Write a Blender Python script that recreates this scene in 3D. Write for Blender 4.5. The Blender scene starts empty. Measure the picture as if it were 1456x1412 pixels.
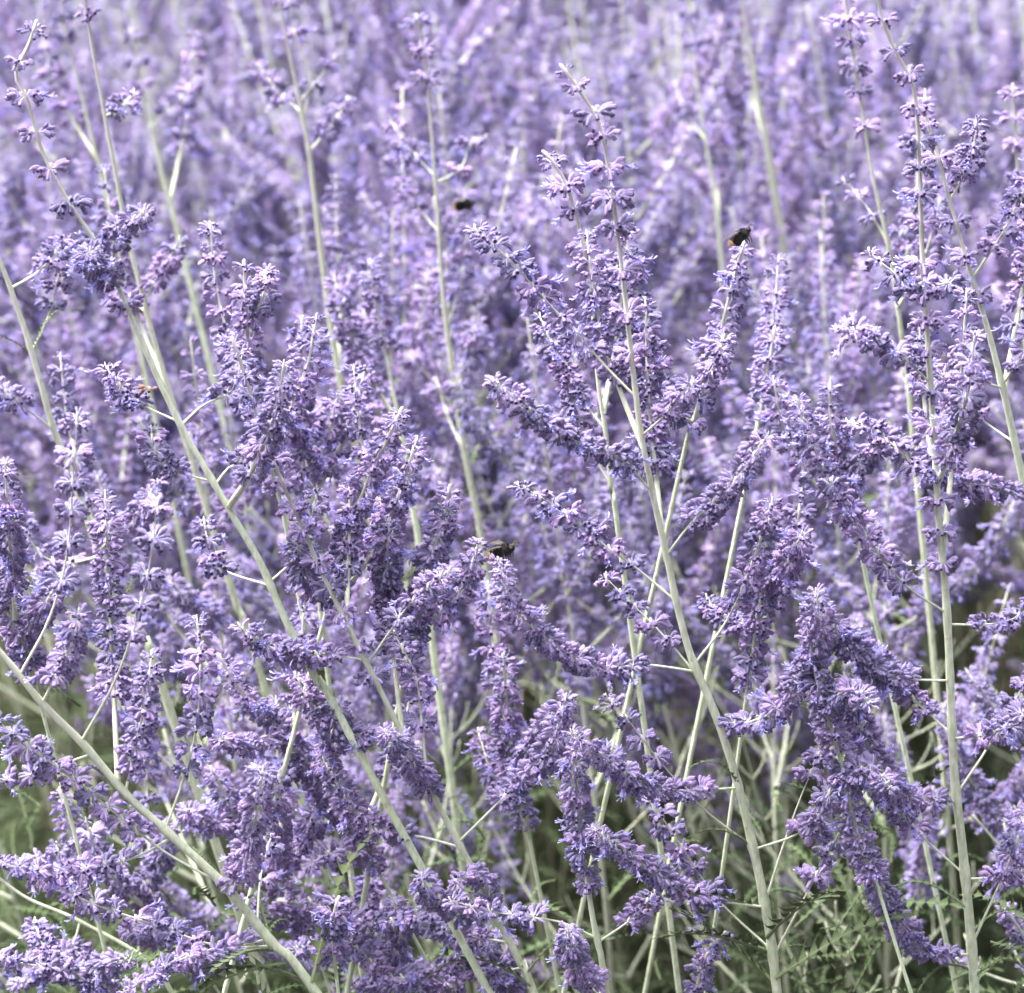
import bpy, math, random
import numpy as np
from mathutils import Vector, Matrix

R = math.radians
sc = bpy.context.scene
col = sc.collection
rng = np.random.default_rng(11)
random.seed(11)

# ------------------------------------------------------------------ camera
CZ, PITCH, FPX = 1.2, R(20.0), 5340.0          # camera height, downward tilt, focal length in photo pixels
cam_d = bpy.data.cameras.new('camera')
cam = bpy.data.objects.new('camera', cam_d)
col.objects.link(cam)
cam.location = (0, 0, CZ)
cam.rotation_euler = (R(90) - PITCH, 0, 0)
cam_d.sensor_width = 36.0
cam_d.lens = 36.0 * FPX / 1456.0
cam_d.clip_start, cam_d.clip_end = 0.02, 500
cam_d.dof.use_dof = True
cam_d.dof.focus_distance = 1.07
cam_d.dof.aperture_fstop = 22.0
sc.camera = cam

# ------------------------------------------------------------------ light: soft overcast daylight
SUN_EL, SUN_AZ = R(62), R(-75)                 # azimuth measured from +Y towards +X
w = bpy.data.worlds.new('World'); sc.world = w
w.use_nodes = True
nt = w.node_tree; nt.nodes.clear()
out = nt.nodes.new('ShaderNodeOutputWorld')
bg = nt.nodes.new('ShaderNodeBackground'); bg.inputs['Strength'].default_value = 0.15
sky = nt.nodes.new('ShaderNodeTexSky'); sky.sky_type = 'NISHITA'
sky.sun_disc = False; sky.sun_elevation = SUN_EL; sky.sun_rotation = SUN_AZ
sky.air_density = 1.0; sky.dust_density = 6.0; sky.ozone_density = 1.0
hs = nt.nodes.new('ShaderNodeHueSaturation'); hs.inputs['Saturation'].default_value = 0.35
nt.links.new(sky.outputs[0], hs.inputs['Color'])
# an overcast sky is far brighter overhead than at the horizon
wtc = nt.nodes.new('ShaderNodeTexCoord'); wsx = nt.nodes.new('ShaderNodeSeparateXYZ'); nt.links.new(wtc.outputs['Generated'], wsx.inputs[0])
wmr = nt.nodes.new('ShaderNodeMapRange'); nt.links.new(wsx.outputs[2], wmr.inputs[0])
wmr.inputs[1].default_value = 0.22; wmr.inputs[2].default_value = 0.9; wmr.inputs[3].default_value = 0.03; wmr.inputs[4].default_value = 1.0
wmx = nt.nodes.new('ShaderNodeMix'); wmx.data_type = 'RGBA'; wmx.blend_type = 'MULTIPLY'; wmx.inputs[0].default_value = 1.0
nt.links.new(hs.outputs[0], wmx.inputs[6]); nt.links.new(wmr.outputs[0], wmx.inputs[7])
nt.links.new(wmx.outputs[2], bg.inputs[0]); nt.links.new(bg.outputs[0], out.inputs[0])
sd = bpy.data.lights.new('sun', 'SUN'); sd.energy = 0.7; sd.angle = R(70); sd.color = (1.0, 0.96, 0.9)
sun = bpy.data.objects.new('sun', sd); col.objects.link(sun)
sdir = Vector((math.sin(SUN_AZ) * math.cos(SUN_EL), math.cos(SUN_AZ) * math.cos(SUN_EL), math.sin(SUN_EL)))
sun.rotation_euler = sdir.to_track_quat('Z', 'Y').to_euler()
sc.view_settings.view_transform = 'Standard'
sc.view_settings.look = 'None'
sc.view_settings.exposure = 2.8
sc.view_settings.gamma = 1.0
cy = sc.cycles
cy.max_bounces = 6; cy.diffuse_bounces = 2; cy.glossy_bounces = 2; cy.transmission_bounces = 3; cy.transparent_max_bounces = 4

# ------------------------------------------------------------------ materials
def new_mat(name):
    m = bpy.data.materials.new(name); m.use_nodes = True
    n = m.node_tree; n.nodes.clear()
    return m, n

def nd(n, typ, **kw):
    x = n.nodes.new(typ)
    for k, v in kw.items(): setattr(x, k, v)
    return x

def mix(n, fac, a, b, mode='MIX'):
    x = nd(n, 'ShaderNodeMix', data_type='RGBA', blend_type=mode)
    for sock, v in ((x.inputs[0], fac), (x.inputs[6], a), (x.inputs[7], b)):
        if isinstance(v, (int, float)): sock.default_value = v
        elif isinstance(v, tuple): sock.default_value = (*v, 1)
        else: n.links.new(v, sock)
    return x.outputs[2]

def surf(m, n, color, rough=0.7, transl=0.0, tcol=None, sheen=0.0, stint=(1, 1, 1), spec=0.25, bump=None):
    o = nd(n, 'ShaderNodeOutputMaterial')
    p = nd(n, 'ShaderNodeBsdfPrincipled')
    n.links.new(color, p.inputs['Base Color'])
    p.inputs['Roughness'].default_value = rough
    p.inputs['Specular IOR Level'].default_value = spec
    if sheen:
        p.inputs['Sheen Weight'].default_value = sheen
        p.inputs['Sheen Roughness'].default_value = 0.45
        p.inputs['Sheen Tint'].default_value = (*stint, 1)
    if bump is not None: n.links.new(bump, p.inputs['Normal'])
    if transl:
        t = nd(n, 'ShaderNodeBsdfTranslucent')
        n.links.new(tcol if tcol is not None else color, t.inputs[0])
        ms = nd(n, 'ShaderNodeMixShader'); ms.inputs[0].default_value = transl
        n.links.new(p.outputs[0], ms.inputs[1]); n.links.new(t.outputs[0], ms.inputs[2])
        n.links.new(ms.outputs[0], o.inputs[0])
    else:
        n.links.new(p.outputs[0], o.inputs[0])
    return m

def tint(n):
    a = nd(n, 'ShaderNodeAttribute', attribute_name='tint')
    s = nd(n, 'ShaderNodeSeparateColor'); n.links.new(a.outputs['Color'], s.inputs[0])
    return s.outputs

def objrand(n): return nd(n, 'ShaderNodeObjectInfo').outputs['Random']

def hue(n, c, fac_rand, amt_h=0.03, amt_v=0.25, sat=1.0):
    h = nd(n, 'ShaderNodeHueSaturation'); h.inputs['Saturation'].default_value = sat
    for sock, a, mid in (('Hue', amt_h, .5), ('Value', amt_v, 1.0)):
        mr = nd(n, 'ShaderNodeMapRange'); mr.inputs[3].default_value = mid - a; mr.inputs[4].default_value = mid + a
        n.links.new(fac_rand, mr.inputs[0]); n.links.new(mr.outputs[0], h.inputs[sock])
    n.links.new(c, h.inputs['Color'])
    return h.outputs[0]

def mat_calyx(name, a, b, pale, dark):
    m, n = new_mat(name)
    t = tint(n)
    c = mix(n, t[0], a, b)
    c = mix(n, t[1], c, pale)
    c = mix(n, t[2], c, dark)
    c = hue(n, c, objrand(n), 0.025, 0.2)
    return surf(m, n, c, 0.8, 0.24, None, 0.1, (0.85, 0.72, 1.0), 0.12)

M_CAL = mat_calyx('purple_calyx', (0.168, 0.114, 0.275), (0.300, 0.225, 0.45), (0.63, 0.57, 0.81), (0.035, 0.018, 0.07))
M_DRY = mat_calyx('withered_calyx', (0.16, 0.07, 0.07), (0.30, 0.15, 0.13), (0.55, 0.40, 0.38), (0.03, 0.012, 0.01))

m, n = new_mat('blue_petal')
t = tint(n)
c = mix(n, t[0], (0.20, 0.155, 0.63), (0.38, 0.32, 0.79))
c = mix(n, t[1], c, (0.72, 0.70, 0.95))
c = hue(n, c, objrand(n), 0.012, 0.1)
M_PET = surf(m, n, c, 0.6, 0.35, None, 0.25, (.9, .9, 1), 0.25)

m, n = new_mat('mealy_stalk')
tc = nd(n, 'ShaderNodeTexCoord')
mp = nd(n, 'ShaderNodeMapping'); mp.inputs['Scale'].default_value = (800, 800, 260)
n.links.new(tc.outputs['Object'], mp.inputs[0])
nz = nd(n, 'ShaderNodeTexNoise'); nz.inputs['Scale'].default_value = 1.0; nz.inputs['Detail'].default_value = 4
n.links.new(mp.outputs[0], nz.inputs[0])
nz2 = nd(n, 'ShaderNodeTexNoise'); nz2.inputs['Scale'].default_value = 26.0; nz2.inputs['Detail'].default_value = 3
n.links.new(tc.outputs['Object'], nz2.inputs[0])
t = tint(n)
cr = nd(n, 'ShaderNodeMapRange'); cr.inputs[1].default_value = 0.35; cr.inputs[2].default_value = 0.65
n.links.new(nz.outputs[0], cr.inputs[0])
c = mix(n, cr.outputs[0], (0.36, 0.43, 0.26), (0.64, 0.69, 0.51))
cr2 = nd(n, 'ShaderNodeMapRange'); cr2.inputs[1].default_value = 0.4; cr2.inputs[2].default_value = 0.7; cr2.inputs[4].default_value = 0.5
n.links.new(nz2.outputs[0], cr2.inputs[0])
c = mix(n, cr2.outputs[0], c, (0.40, 0.48, 0.26))
nz3 = nd(n, 'ShaderNodeTexNoise'); nz3.inputs['Scale'].default_value = 330.0; nz3.inputs['Detail'].default_value = 2
n.links.new(tc.outputs['Object'], nz3.inputs[0])
cr3 = nd(n, 'ShaderNodeMapRange'); cr3.inputs[1].default_value = 0.66; cr3.inputs[2].default_value = 0.74; cr3.inputs[4].default_value = 0.7
n.links.new(nz3.outputs[0], cr3.inputs[0])
c = mix(n, cr3.outputs[0], c, (0.27, 0.22, 0.13))
c = mix(n, t[2], c, (0.40, 0.33, 0.38))
sp_ = nd(n, 'ShaderNodeSeparateXYZ'); n.links.new(tc.outputs['Object'], sp_.inputs[0])
wd_ = nd(n, 'ShaderNodeMapRange'); wd_.inputs[1].default_value = 0.68; wd_.inputs[2].default_value = 0.52; wd_.inputs[4].default_value = 0.9  # woody brown base, carried higher and darker to paint shade into low gaps
n.links.new(sp_.outputs[2], wd_.inputs[0])
c = mix(n, t[1], c, (0.80, 0.80, 0.70))
ow_ = nd(n, 'ShaderNodeMath', operation='MULTIPLY')           # woody only on the main stalks (blue channel of the tint left at a mark)
st_ = nd(n, 'ShaderNodeAttribute', attribute_name='woody')
n.links.new(wd_.outputs[0], ow_.inputs[0]); n.links.new(st_.outputs['Fac'], ow_.inputs[1])
c = mix(n, ow_.outputs[0], c, (0.075, 0.07, 0.04))
bp = nd(n, 'ShaderNodeBump'); bp.inputs['Strength'].default_value = 0.35; bp.inputs['Distance'].default_value = 0.0004
n.links.new(nz.outputs[0], bp.inputs['Height'])
M_STEM = surf(m, n, hue(n, c, objrand(n), 0.01, 0.12), 0.8, 0.0, None, 0.1, (1, 1, .95), 0.12, bp.outputs[0])

m, n = new_mat('grey_green_leaf')
t = tint(n)
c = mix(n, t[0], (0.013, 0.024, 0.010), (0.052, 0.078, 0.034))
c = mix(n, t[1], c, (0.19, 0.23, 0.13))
M_LEAF = surf(m, n, hue(n, c, objrand(n), 0.015, 0.2), 0.75, 0.06, None, 0.0, (1, 1, 1), 0.08)

m, n = new_mat('dark_soil')
tc = nd(n, 'ShaderNodeTexCoord')
nz = nd(n, 'ShaderNodeTexNoise'); nz.inputs['Scale'].default_value = 40; nz.inputs['Detail'].default_value = 8
n.links.new(tc.outputs['Object'], nz.inputs[0])
c = mix(n, nz.outputs[0], (0.010, 0.008, 0.006), (0.040, 0.031, 0.022))
bp = nd(n, 'ShaderNodeBump'); bp.inputs['Strength'].default_value = 0.8; bp.inputs['Distance'].default_value = 0.01
n.links.new(nz.outputs[0], bp.inputs['Height'])
M_SOIL = surf(m, n, c, 0.95, 0, None, 0, (1, 1, 1), 0.03, bp.outputs[0])

def flat(name, rgb, rough=.6, transl=0, sheen=0):
    m, n = new_mat(name)
    q = nd(n, 'ShaderNodeTexCoord'); z = nd(n, 'ShaderNodeTexNoise'); z.inputs['Scale'].default_value = 900
    n.links.new(q.outputs['Object'], z.inputs[0])
    c = mix(n, z.outputs[0], tuple(v * .75 for v in rgb), tuple(min(1, v * 1.25) for v in rgb))
    return surf(m, n, c, rough, transl, None, sheen, (1, 1, 1), .3)

M_BEEBLK = flat('bee_black_fur', (0.010, 0.008, 0.008), .8, 0, .12)
M_BEEYEL = flat('bee_buff_fur', (0.40, 0.28, 0.14), .8, 0, .2)
M_WING = flat('bee_wing', (0.11, 0.095, 0.085), .3, .5)
M_YLEAF = flat('yellowing_leaf', (0.50, 0.47, 0.13), .6, .3)

# ------------------------------------------------------------------ mesh arrays
class G:
    """growing mesh arrays: vertices, quads, triangles, material ids, tint rgb per vertex"""
    def __init__(s): s.v, s.q, s.t, s.mq, s.mt, s.a, s.n = [], [], [], [], [], [], 0
    def add(s, v, q=None, t=None, mat=0, a=(0, 0, 0)):
        v = np.asarray(v, float).reshape(-1, 3)
        a = np.asarray(a, float)
        if a.ndim == 1: a = np.tile(a, (len(v), 1))
        if q is not None and len(q):
            q = np.asarray(q, int); s.q.append(q + s.n); s.mq.append(np.full(len(q), mat) if np.isscalar(mat) else mat[0])
        if t is not None and len(t):
            t = np.asarray(t, int); s.t.append(t + s.n); s.mt.append(np.full(len(t), mat) if np.isscalar(mat) else mat[1])
        s.v.append(v); s.a.append(a); s.n += len(v)
    def pack(s):
        z = lambda l, k: np.concatenate(l) if l else np.zeros((0, k), int)
        z1 = lambda l: np.concatenate(l) if l else np.zeros(0, int)
        return dict(v=np.concatenate(s.v), q=z(s.q, 4), t=z(s.t, 3), mq=z1(s.mq), mt=z1(s.mt), a=np.concatenate(s.a))
    def put(s, p, M=None, loc=(0, 0, 0)):
        v = p['v'] if M is None else p['v'] @ np.asarray(M).T
        s.add(v + np.asarray(loc), p['q'], p['t'], (p['mq'], p['mt']), p['a'])

def mesh_of(name, p, mats, smooth=True, woody=0):
    if isinstance(p, G): p = p.pack()
    me = bpy.data.meshes.new(name)
    nv, nq, ntr = len(p['v']), len(p['q']), len(p['t'])
    me.vertices.add(nv); me.vertices.foreach_set('co', p['v'].astype(np.float32).ravel())
    loops = np.concatenate([p['q'].ravel(), p['t'].ravel()]).astype(np.int32)
    me.loops.add(len(loops)); me.loops.foreach_set('vertex_index', loops)
    me.polygons.add(nq + ntr)
    st = np.concatenate([np.arange(nq) * 4, nq * 4 + np.arange(ntr) * 3]).astype(np.int32)
    me.polygons.foreach_set('loop_start', st)
    me.polygons.foreach_set('material_index', np.concatenate([p['mq'], p['mt']]).astype(np.int32))
    at = me.attributes.new('tint', 'FLOAT_COLOR', 'POINT')
    at.data.foreach_set('color', np.concatenate([p['a'], np.ones((nv, 1))], 1).astype(np.float32).ravel())
    if woody:
        wa = me.attributes.new('woody', 'FLOAT', 'POINT'); wa.data.foreach_set('value', np.ones(nv, np.float32))
    me.update(calc_edges=True)
    if smooth: me.shade_smooth()
    for mm in mats: me.materials.append(mm)
    return me

def link(name, me, parent=None, M=None):
    o = bpy.data.objects.new(name, me); col.objects.link(o)
    if parent is not None: o.parent = parent
    if M is not None: o.matrix_local = M
    return o

def tag(o, label=None, cat=None, group=None, kind=None):
    for k, v in (('label', label), ('category', cat), ('group', group), ('kind', kind)):
        if v: o[k] = v
    return o

def frames(P):
    P = np.asarray(P, float)
    T = np.gradient(P, axis=0); T /= np.linalg.norm(T, axis=1)[:, None] + 1e-12
    ref = np.array([0.3, 1.0, 0.1]); N = np.cross(T, ref); N /= np.linalg.norm(N, axis=1)[:, None] + 1e-12
    B = np.cross(T, N)
    return T, N, B

def tube(g, P, rad, seg=6, mat=0, a=(0, 0, 0), square=0.0, cap=True):
    P = np.asarray(P, float); k = len(P)
    rad = np.broadcast_to(np.asarray(rad, float), (k,))
    T, N, B = frames(P)
    th = np.arange(seg) * 2 * np.pi / seg
    rr = 1 + square * np.cos(4 * th)
    ring = (np.cos(th) * rr)[None, :, None] * N[:, None, :] + (np.sin(th) * rr)[None, :, None] * B[:, None, :]
    V = P[:, None, :] + ring * rad[:, None, None]
    i = np.arange(k - 1)[:, None] * seg; j = np.arange(seg)[None, :]; j2 = (j + 1) % seg
    Q = np.stack([i + j, i + j2, i + seg + j2, i + seg + j], -1).reshape(-1, 4)
    a = np.asarray(a, float)
    if a.ndim == 2: a = np.repeat(a, seg, 0)
    V = V.reshape(-1, 3)
    Tt = None
    if cap:
        V = np.concatenate([V, P[-1:] + T[-1:] * rad[-1]])
        Tt = [((k - 1) * seg + s_, (k - 1) * seg + (s_ + 1) % seg, k * seg) for s_ in range(seg)]
        if a.ndim == 2: a = np.concatenate([a, a[-1:]])
    g.add(V, Q, Tt, mat, a)

def smooth_path(pts, step):
    """Catmull-Rom through the points, resampled evenly"""
    P = np.asarray(pts, float)
    if len(P) == 2: P = np.array([P[0], (P[0] + P[1]) / 2, P[1]])
    E = np.concatenate([[2 * P[0] - P[1]], P, [2 * P[-1] - P[-2]]])
    o = []
    for k in range(1, len(E) - 2):
        p0, p1, p2, p3 = E[k - 1:k + 3]
        for u in np.linspace(0, 1, 12, endpoint=False):
            o.append(.5 * (2 * p1 + (p2 - p0) * u + (2 * p0 - 5 * p1 + 4 * p2 - p3) * u * u + (3 * p1 - p0 - 3 * p2 + p3) * u ** 3))
    o.append(E[-2]); o = np.array(o)
    d = np.concatenate([[0], np.cumsum(np.linalg.norm(np.diff(o, axis=0), axis=1))])
    k = max(4, int(d[-1] / step) + 1)
    s = np.linspace(0, d[-1], k)
    return np.stack([np.interp(s, d, o[:, c]) for c in range(3)], 1)

def along(P, s):
    d = np.concatenate([[0], np.cumsum(np.linalg.norm(np.diff(P, axis=0), axis=1))])
    s = min(max(s, 0), d[-1])
    p = np.array([np.interp(s, d, P[:, c]) for c in range(3)])
    e = d[-1] * .01 + 1e-5
    q0 = np.array([np.interp(max(s - e, 0), d, P[:, c]) for c in range(3)])
    q1 = np.array([np.interp(min(s + e, d[-1]), d, P[:, c]) for c in range(3)])
    t = q1 - q0
    return p, t / (np.linalg.norm(t) + 1e-12)

def length(P): return float(np.linalg.norm(np.diff(P, axis=0), axis=1).sum())

# ------------------------------------------------------------------ florets and whorls (millimetres)
# material slots on every flower mesh: 0 stalk, 1 calyx, 2 petal
def floret(g, az, e0, bend, size, state, r, hi=True, off=0.9):
    """one hairy tubular calyx on a short pedicel; state 0 closed, 1 showing a bud, 2 open"""
    ped, L, rad = 3.5 * size, 5.9 * size * r.uniform(.85, 1.15), 1.36 * size * r.uniform(.88, 1.12)
    tot = ped + L
    ca, sa = math.cos(az), math.sin(az)
    rk = r.uniform(0, 1)
    kk = 6 if hi else 4
    ts = np.concatenate([[0], np.linspace(0, 1, kk)])                 # pedicel start, then rings
    ss = np.concatenate([[0], ped + L * np.linspace(0, 1, kk)])
    fine = np.linspace(0, tot, 40); an = e0 - bend * (fine / tot) ** 1.2
    px = off + np.concatenate([[0], np.cumsum(np.cos(an[:-1]) * np.diff(fine))])
    pz = np.concatenate([[0], np.cumsum(np.sin(an[:-1]) * np.diff(fine))])
    cx, cz, ang = np.interp(ss, fine, px), np.interp(ss, fine, pz), np.interp(ss, fine, an)
    prof = np.concatenate([[.2], np.interp(np.linspace(0, 1, kk), [0, .12, .35, .7, .9, 1], [.3, .72, 1, .98, .86, .92])]) * rad
    seg = 8 if hi else 5
    side = np.array([-sa, ca, 0]); 
    C = np.stack([cx * ca, cx * sa, cz], 1)
    D = np.stack([np.cos(ang) * ca, np.cos(ang) * sa, np.sin(ang)], 1)
    U = np.cross(D, side[None, :])                                   # dorsal direction
    th = np.arange(seg) * 2 * np.pi / seg
    ridge = np.where(np.arange(seg) % 2 == 0, 1.0, 0.0)
    rr = 1 + (.07 * (ridge * 2 - 1) if hi else 0 * ridge)
    V = C[:, None] + prof[:, None, None] * (np.cos(th) * rr)[None, :, None] * U[:, None] + prof[:, None, None] * (np.sin(th) * rr)[None, :, None] * side[None, None]
    k = len(ss)
    A = np.zeros((k, seg, 3)); A[..., 0] = rk
    A[..., 1] = (ridge[None] * (.36 if hi else .34)) + np.interp(ts, [0, .1, .3, 1], [.6, .28, .03, .0])[:, None]
    A[..., 2] = np.clip((ts - .86) / .14, 0, 1)[:, None] * .25
    i = np.arange(k - 1)[:, None] * seg; j = np.arange(seg)[None]; j2 = (j + 1) % seg
    Q = np.stack([i + j, i + j2, i + seg + j2, i + seg + j], -1).reshape(-1, 4)
    # the dark mouth, sunk a little into the tube
    V = np.concatenate([V.reshape(-1, 3), (C[-1] - D[-1] * rad * .7)[None]])
    A = np.concatenate([A.reshape(-1, 3), [[rk, 0, 1]]])
    b = (k - 1) * seg
    g.add(V, Q, [(b + s_, b + (s_ + 1) % seg, k * seg) for s_ in range(seg)], 1, A)
    # hairs
    nh = 36 if hi else 14
    hv, ha = [], []
    for _ in range(nh):
        q = r.uniform(.12, 1.0); f = r.uniform(0, 2 * math.pi)
        c0 = np.array([np.interp(q, ts[1:], C[1:, c]) for c in range(3)])
        d0 = np.array([np.interp(q, ts[1:], D[1:, c]) for c in range(3)]); u0 = np.cross(d0, side)
        o = math.cos(f) * u0 + math.sin(f) * side
        pr = np.interp(q, ts[1:], prof[1:])
        base = c0 + o * pr * .96
        hl = (r.uniform(.7, 1.5) if hi else r.uniform(.9, 1.7)) * size
        tip = base + (o * .85 + d0 * r.uniform(.2, .8)) * hl
        wv = np.cross(o, d0); wv = wv / (np.linalg.norm(wv) + 1e-9) * (.075 if hi else .12)
        hv += [base - wv, base + wv, tip]
        ha += [[rk, .8, 0]] * 3
    g.add(np.array(hv), None, np.arange(nh * 3).reshape(-1, 3), 1, np.array(ha))
    mth, dm, um = C[-1], D[-1], U[-1]
    if state == 1:
        tube(g, [mth - dm * .4, mth + dm * .7 * size, mth + dm * 1.5 * size], [rad * .6, rad * .68, rad * .3], 5, 2, (r.uniform(0, 1), 0, 0))
    elif state == 2:
        tl = r.uniform(2.6, 4.2) * size
        d2 = dm + um * r.uniform(-.1, .35); d2 /= np.linalg.norm(d2)
        e = mth + d2 * tl
        cr_ = r.uniform(0, 1)
        tube(g, [mth - dm * .5, mth + d2 * tl * .5, e], [rad * .5, rad * .6, rad * .95], 6, 2, np.array([[cr_, 0, 0], [cr_, .1, 0], [cr_, .35, 0]]), cap=False)
        for f, ln, wd, spl in ((-.35, 3.4, 1.5, .75), (.35, 3.4, 1.5, .75), (-1.15, 3.1, 1.3, .9), (1.15, 3.1, 1.3, .9), (math.pi, 4.8, 2.0, .65)):
            f += r.normal(0, .12); ln *= size * r.uniform(.85, 1.15); wd *= size; spl *= r.uniform(.7, 1.2)
            o = math.cos(f) * um + math.sin(f) * side; tg = -math.sin(f) * um + math.cos(f) * side
            vs, as_ = [], []
            for u, ww in ((0, .55), (.4, 1.0), (.75, .95), (1, .35)):
                dd = spl * (.6 + .75 * u)
                pt = e + o * rad * .8 + (d2 * math.cos(dd) + o * math.sin(dd)) * ln * u
                for sgn in (-1, 0, 1):
                    vs.append(pt + tg * sgn * wd * ww * .5 + (d2 * -.12 * wd if sgn == 0 else 0)); as_.append([cr_, .12 if sgn else .3, 0])
            qq = [(a_ * 3 + b_, a_ * 3 + b_ + 1, a_ * 3 + b_ + 4, a_ * 3 + b_ + 3) for a_ in range(3) for b_ in range(2)]
            g.add(np.array(vs), qq, None, 2, np.array(as_))
        for sgn in (-.25, .25):
            tube(g, [e, e + d2 * 2.4 * size + side * sgn, e + d2 * 4.6 * size + side * sgn * 3 + um * .6], [.14, .11, .16], 3, 2, (cr_, .9, 0))

def whorl(seed, n_, size, p_open, p_bud, hi=True, droop=1.0):
    """two facing clusters of florets round a node; axis +Z"""
    r = np.random.default_rng(seed)
    g = G()
    for k in range(n_):
        az = (0 if k % 2 else math.pi) + r.normal(0, .72)
        lay = r.uniform(0, 1)
        e0 = R(48) - lay * R(62) + r.normal(0, .12)
        bend = R(62) * droop * r.uniform(.6, 1.25)
        u = r.uniform()
        floret(g, az, e0, bend, size * r.uniform(.82, 1.12), 2 if u < p_open else 1 if u < p_open + p_bud else 0, r, hi)
    tube(g, [(0, 0, -1.2), (0, 0, 0), (0, 0, 1.2)], [.85 * size, 1.1 * size, .85 * size], 6, 0, (0, .6, 0))
    for k in range(2):                                               # the pair of little bracts
        az = k * math.pi + r.normal(0, .2); ca, sa = math.cos(az), math.sin(az)
        o = np.array([ca, sa, .25]); s_ = np.array([-sa, ca, 0])
        vs = [o * .5, o * 2.2 * size + s_ * .55 * size, o * 4.0 * size - np.array([0, 0, .6]), o * 2.2 * size - s_ * .55 * size]
        g.add(np.array(vs), [(0, 1, 2, 3)], None, 1, (.5, .8, 0))
    p = g.pack(); p['v'] = p['v'] * .001
    return p

FM = [M_STEM, M_CAL, M_PET]
DM = [M_STEM, M_DRY, M_DRY]
W = {}
W['full'] = [whorl(100 + k, 29 + k % 9, .385, (.0, .05, .16, .02)[k % 4], .06) for k in range(16)]
W['mid'] = [whorl(200 + k, 23 + k % 6, .36, (.0, .14, .04)[k % 3], .10) for k in range(9)]
W['small'] = [whorl(300 + k, 15 + k % 4, .31, .04, .08, droop=.8) for k in range(6)]
W['tip'] = [whorl(400 + k, 10, .24, 0, 0, droop=.4) for k in range(4)]
WM = {k: [mesh_of('flower_whorl', p, FM) for p in v] for k, v in W.items()}
W_DRY = mesh_of('flower_whorl', whorl(555, 7, .8, 0, .3), DM)
WL = {}
WL['full'] = [whorl(500 + k, 27 + k % 7, .395, (.0, .05, .16, .03)[k % 4], .06, hi=False) for k in range(8)]
WL['mid'] = [whorl(600 + k, 22, .37, (.02, .14)[k % 2], .08, hi=False) for k in range(5)]
WL['small'] = [whorl(700 + k, 15, .32, .03, .1, hi=False, droop=.8) for k in range(3)]
WL['tip'] = [whorl(800 + k, 9, .28, 0, 0, hi=False, droop=.4) for k in range(2)]

def node_matrix(p, t, r, grav=.75):
    z = np.asarray(t) * .5 + np.array([0, 0, grav]); z /= np.linalg.norm(z)
    a = r.uniform(0, 2 * math.pi)
    x = np.array([math.cos(a), math.sin(a), 0]); x -= z * (x @ z); x /= np.linalg.norm(x)
    y = np.cross(z, x)
    return np.stack([x, y, z], 1)

def whorl_nodes(P, s0, s1, kind, r, taper=True):
    """positions along a path, with the whorl kind and scale at each"""
    sp = {'d': .0042, 'm': .0064, 's': .0096, 'x': .0114}[kind]
    L = length(P); s = s0 * L; out_ = []
    while s < s1 * L:
        u = (s / L - s0) / max(1e-6, (1 - s0))
        if taper:
            kd = 'full' if u < .66 else 'mid' if u < .85 else 'small' if u < .96 else 'tip'
        else: kd = 'full' if r.uniform() < .6 else 'mid'
        if kind in 'sx' and kd == 'full' and r.uniform() < .45: kd = 'mid'
        sc_ = r.uniform(.88, 1.12) * {'d': 1.06, 'm': 1.08, 's': 1.12, 'x': 1.2}[kind]
        out_.append((s, kd, sc_))
        s += sp * r.uniform(.75, 1.25) * (1 - .35 * u if taper else 1)
    if s1 > .97: out_.append((L * .998, 'tip', r.uniform(.8, 1.1)))
    return out_

# ------------------------------------------------------------------ leaves
def leaf_pack(seed, L=.046, wd=.011, curl=.5, N=10):
    r = np.random.default_rng(seed); g = G()
    ph = r.uniform(0, 6)
    def mid(u): 
        a = curl * u * u
        return np.array([L * u * math.cos(a * .6), .0015 * math.sin(ph + u * 4), -L * u * math.sin(a * .6) + .004 * u])
    prof = lambda u: wd * (math.sin(math.pi * min(1, u * .92 + .06)) ** .8) * (.9 + .1 * math.sin(9 * u))
    tn = r.uniform(0, 1)
    for sgn in (-1, 1):
        V, Q, A = [], [], []
        for k in range(N):
            u0, u1 = .1 + .86 * k / N, .1 + .86 * (k + 1) / N
            um_ = (u0 + u1) / 2; w0 = prof(um_) * r.uniform(.6, 1.25)
            a0, a1 = mid(u0), mid(u1); f = mid(min(1, u1 + .055)) - a0
            tipp = mid(min(1.0, um_ + .07)) + np.array([0, sgn * w0, w0 * .28])
            sh = np.array([0, sgn * w0 * .55, w0 * .1])
            b = len(V)
            V += [a0, a0 * .5 + a1 * .5 + sh * .9 , tipp, a1 * .75 + a0 * .25 + sh * 1.0, a0 * .12 + a1 * .88]
            A += [[tn, .5, 0], [tn, .1, 0], [tn, .2, 0], [tn, .05, 0], [tn, .5, 0]]
            Q += [(b, b + 1, b + 3, b + 4) if sgn > 0 else (b + 4, b + 3, b + 1, b)]
            g_t = (b + 1, b + 2, b + 3) if sgn > 0 else (b + 3, b + 2, b + 1)
            Q += [(g_t[0], g_t[1], g_t[2], g_t[2])]
        q4 = [q_ for q_ in Q if len(set(q_)) == 4]; t3 = [q_[:3] for q_ in Q if len(set(q_)) == 3]
        g.add(np.array(V), q4, t3, 0, np.array(A))
    e = mid(.96); f = mid(1.0)
    g.add(np.array([e + [0, .0012, 0], f + (f - e) * 1.0, e - [0, .0012, 0]]), None, [(0, 1, 2)], 0, (tn, .2, 0))
    tube(g, [mid(u) - np.array([0, 0, .0003]) for u in np.linspace(0, .95, 6)], np.linspace(.0007, .0002, 6), 4, 0, (tn, .9, 0))
    return g.pack()

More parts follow.
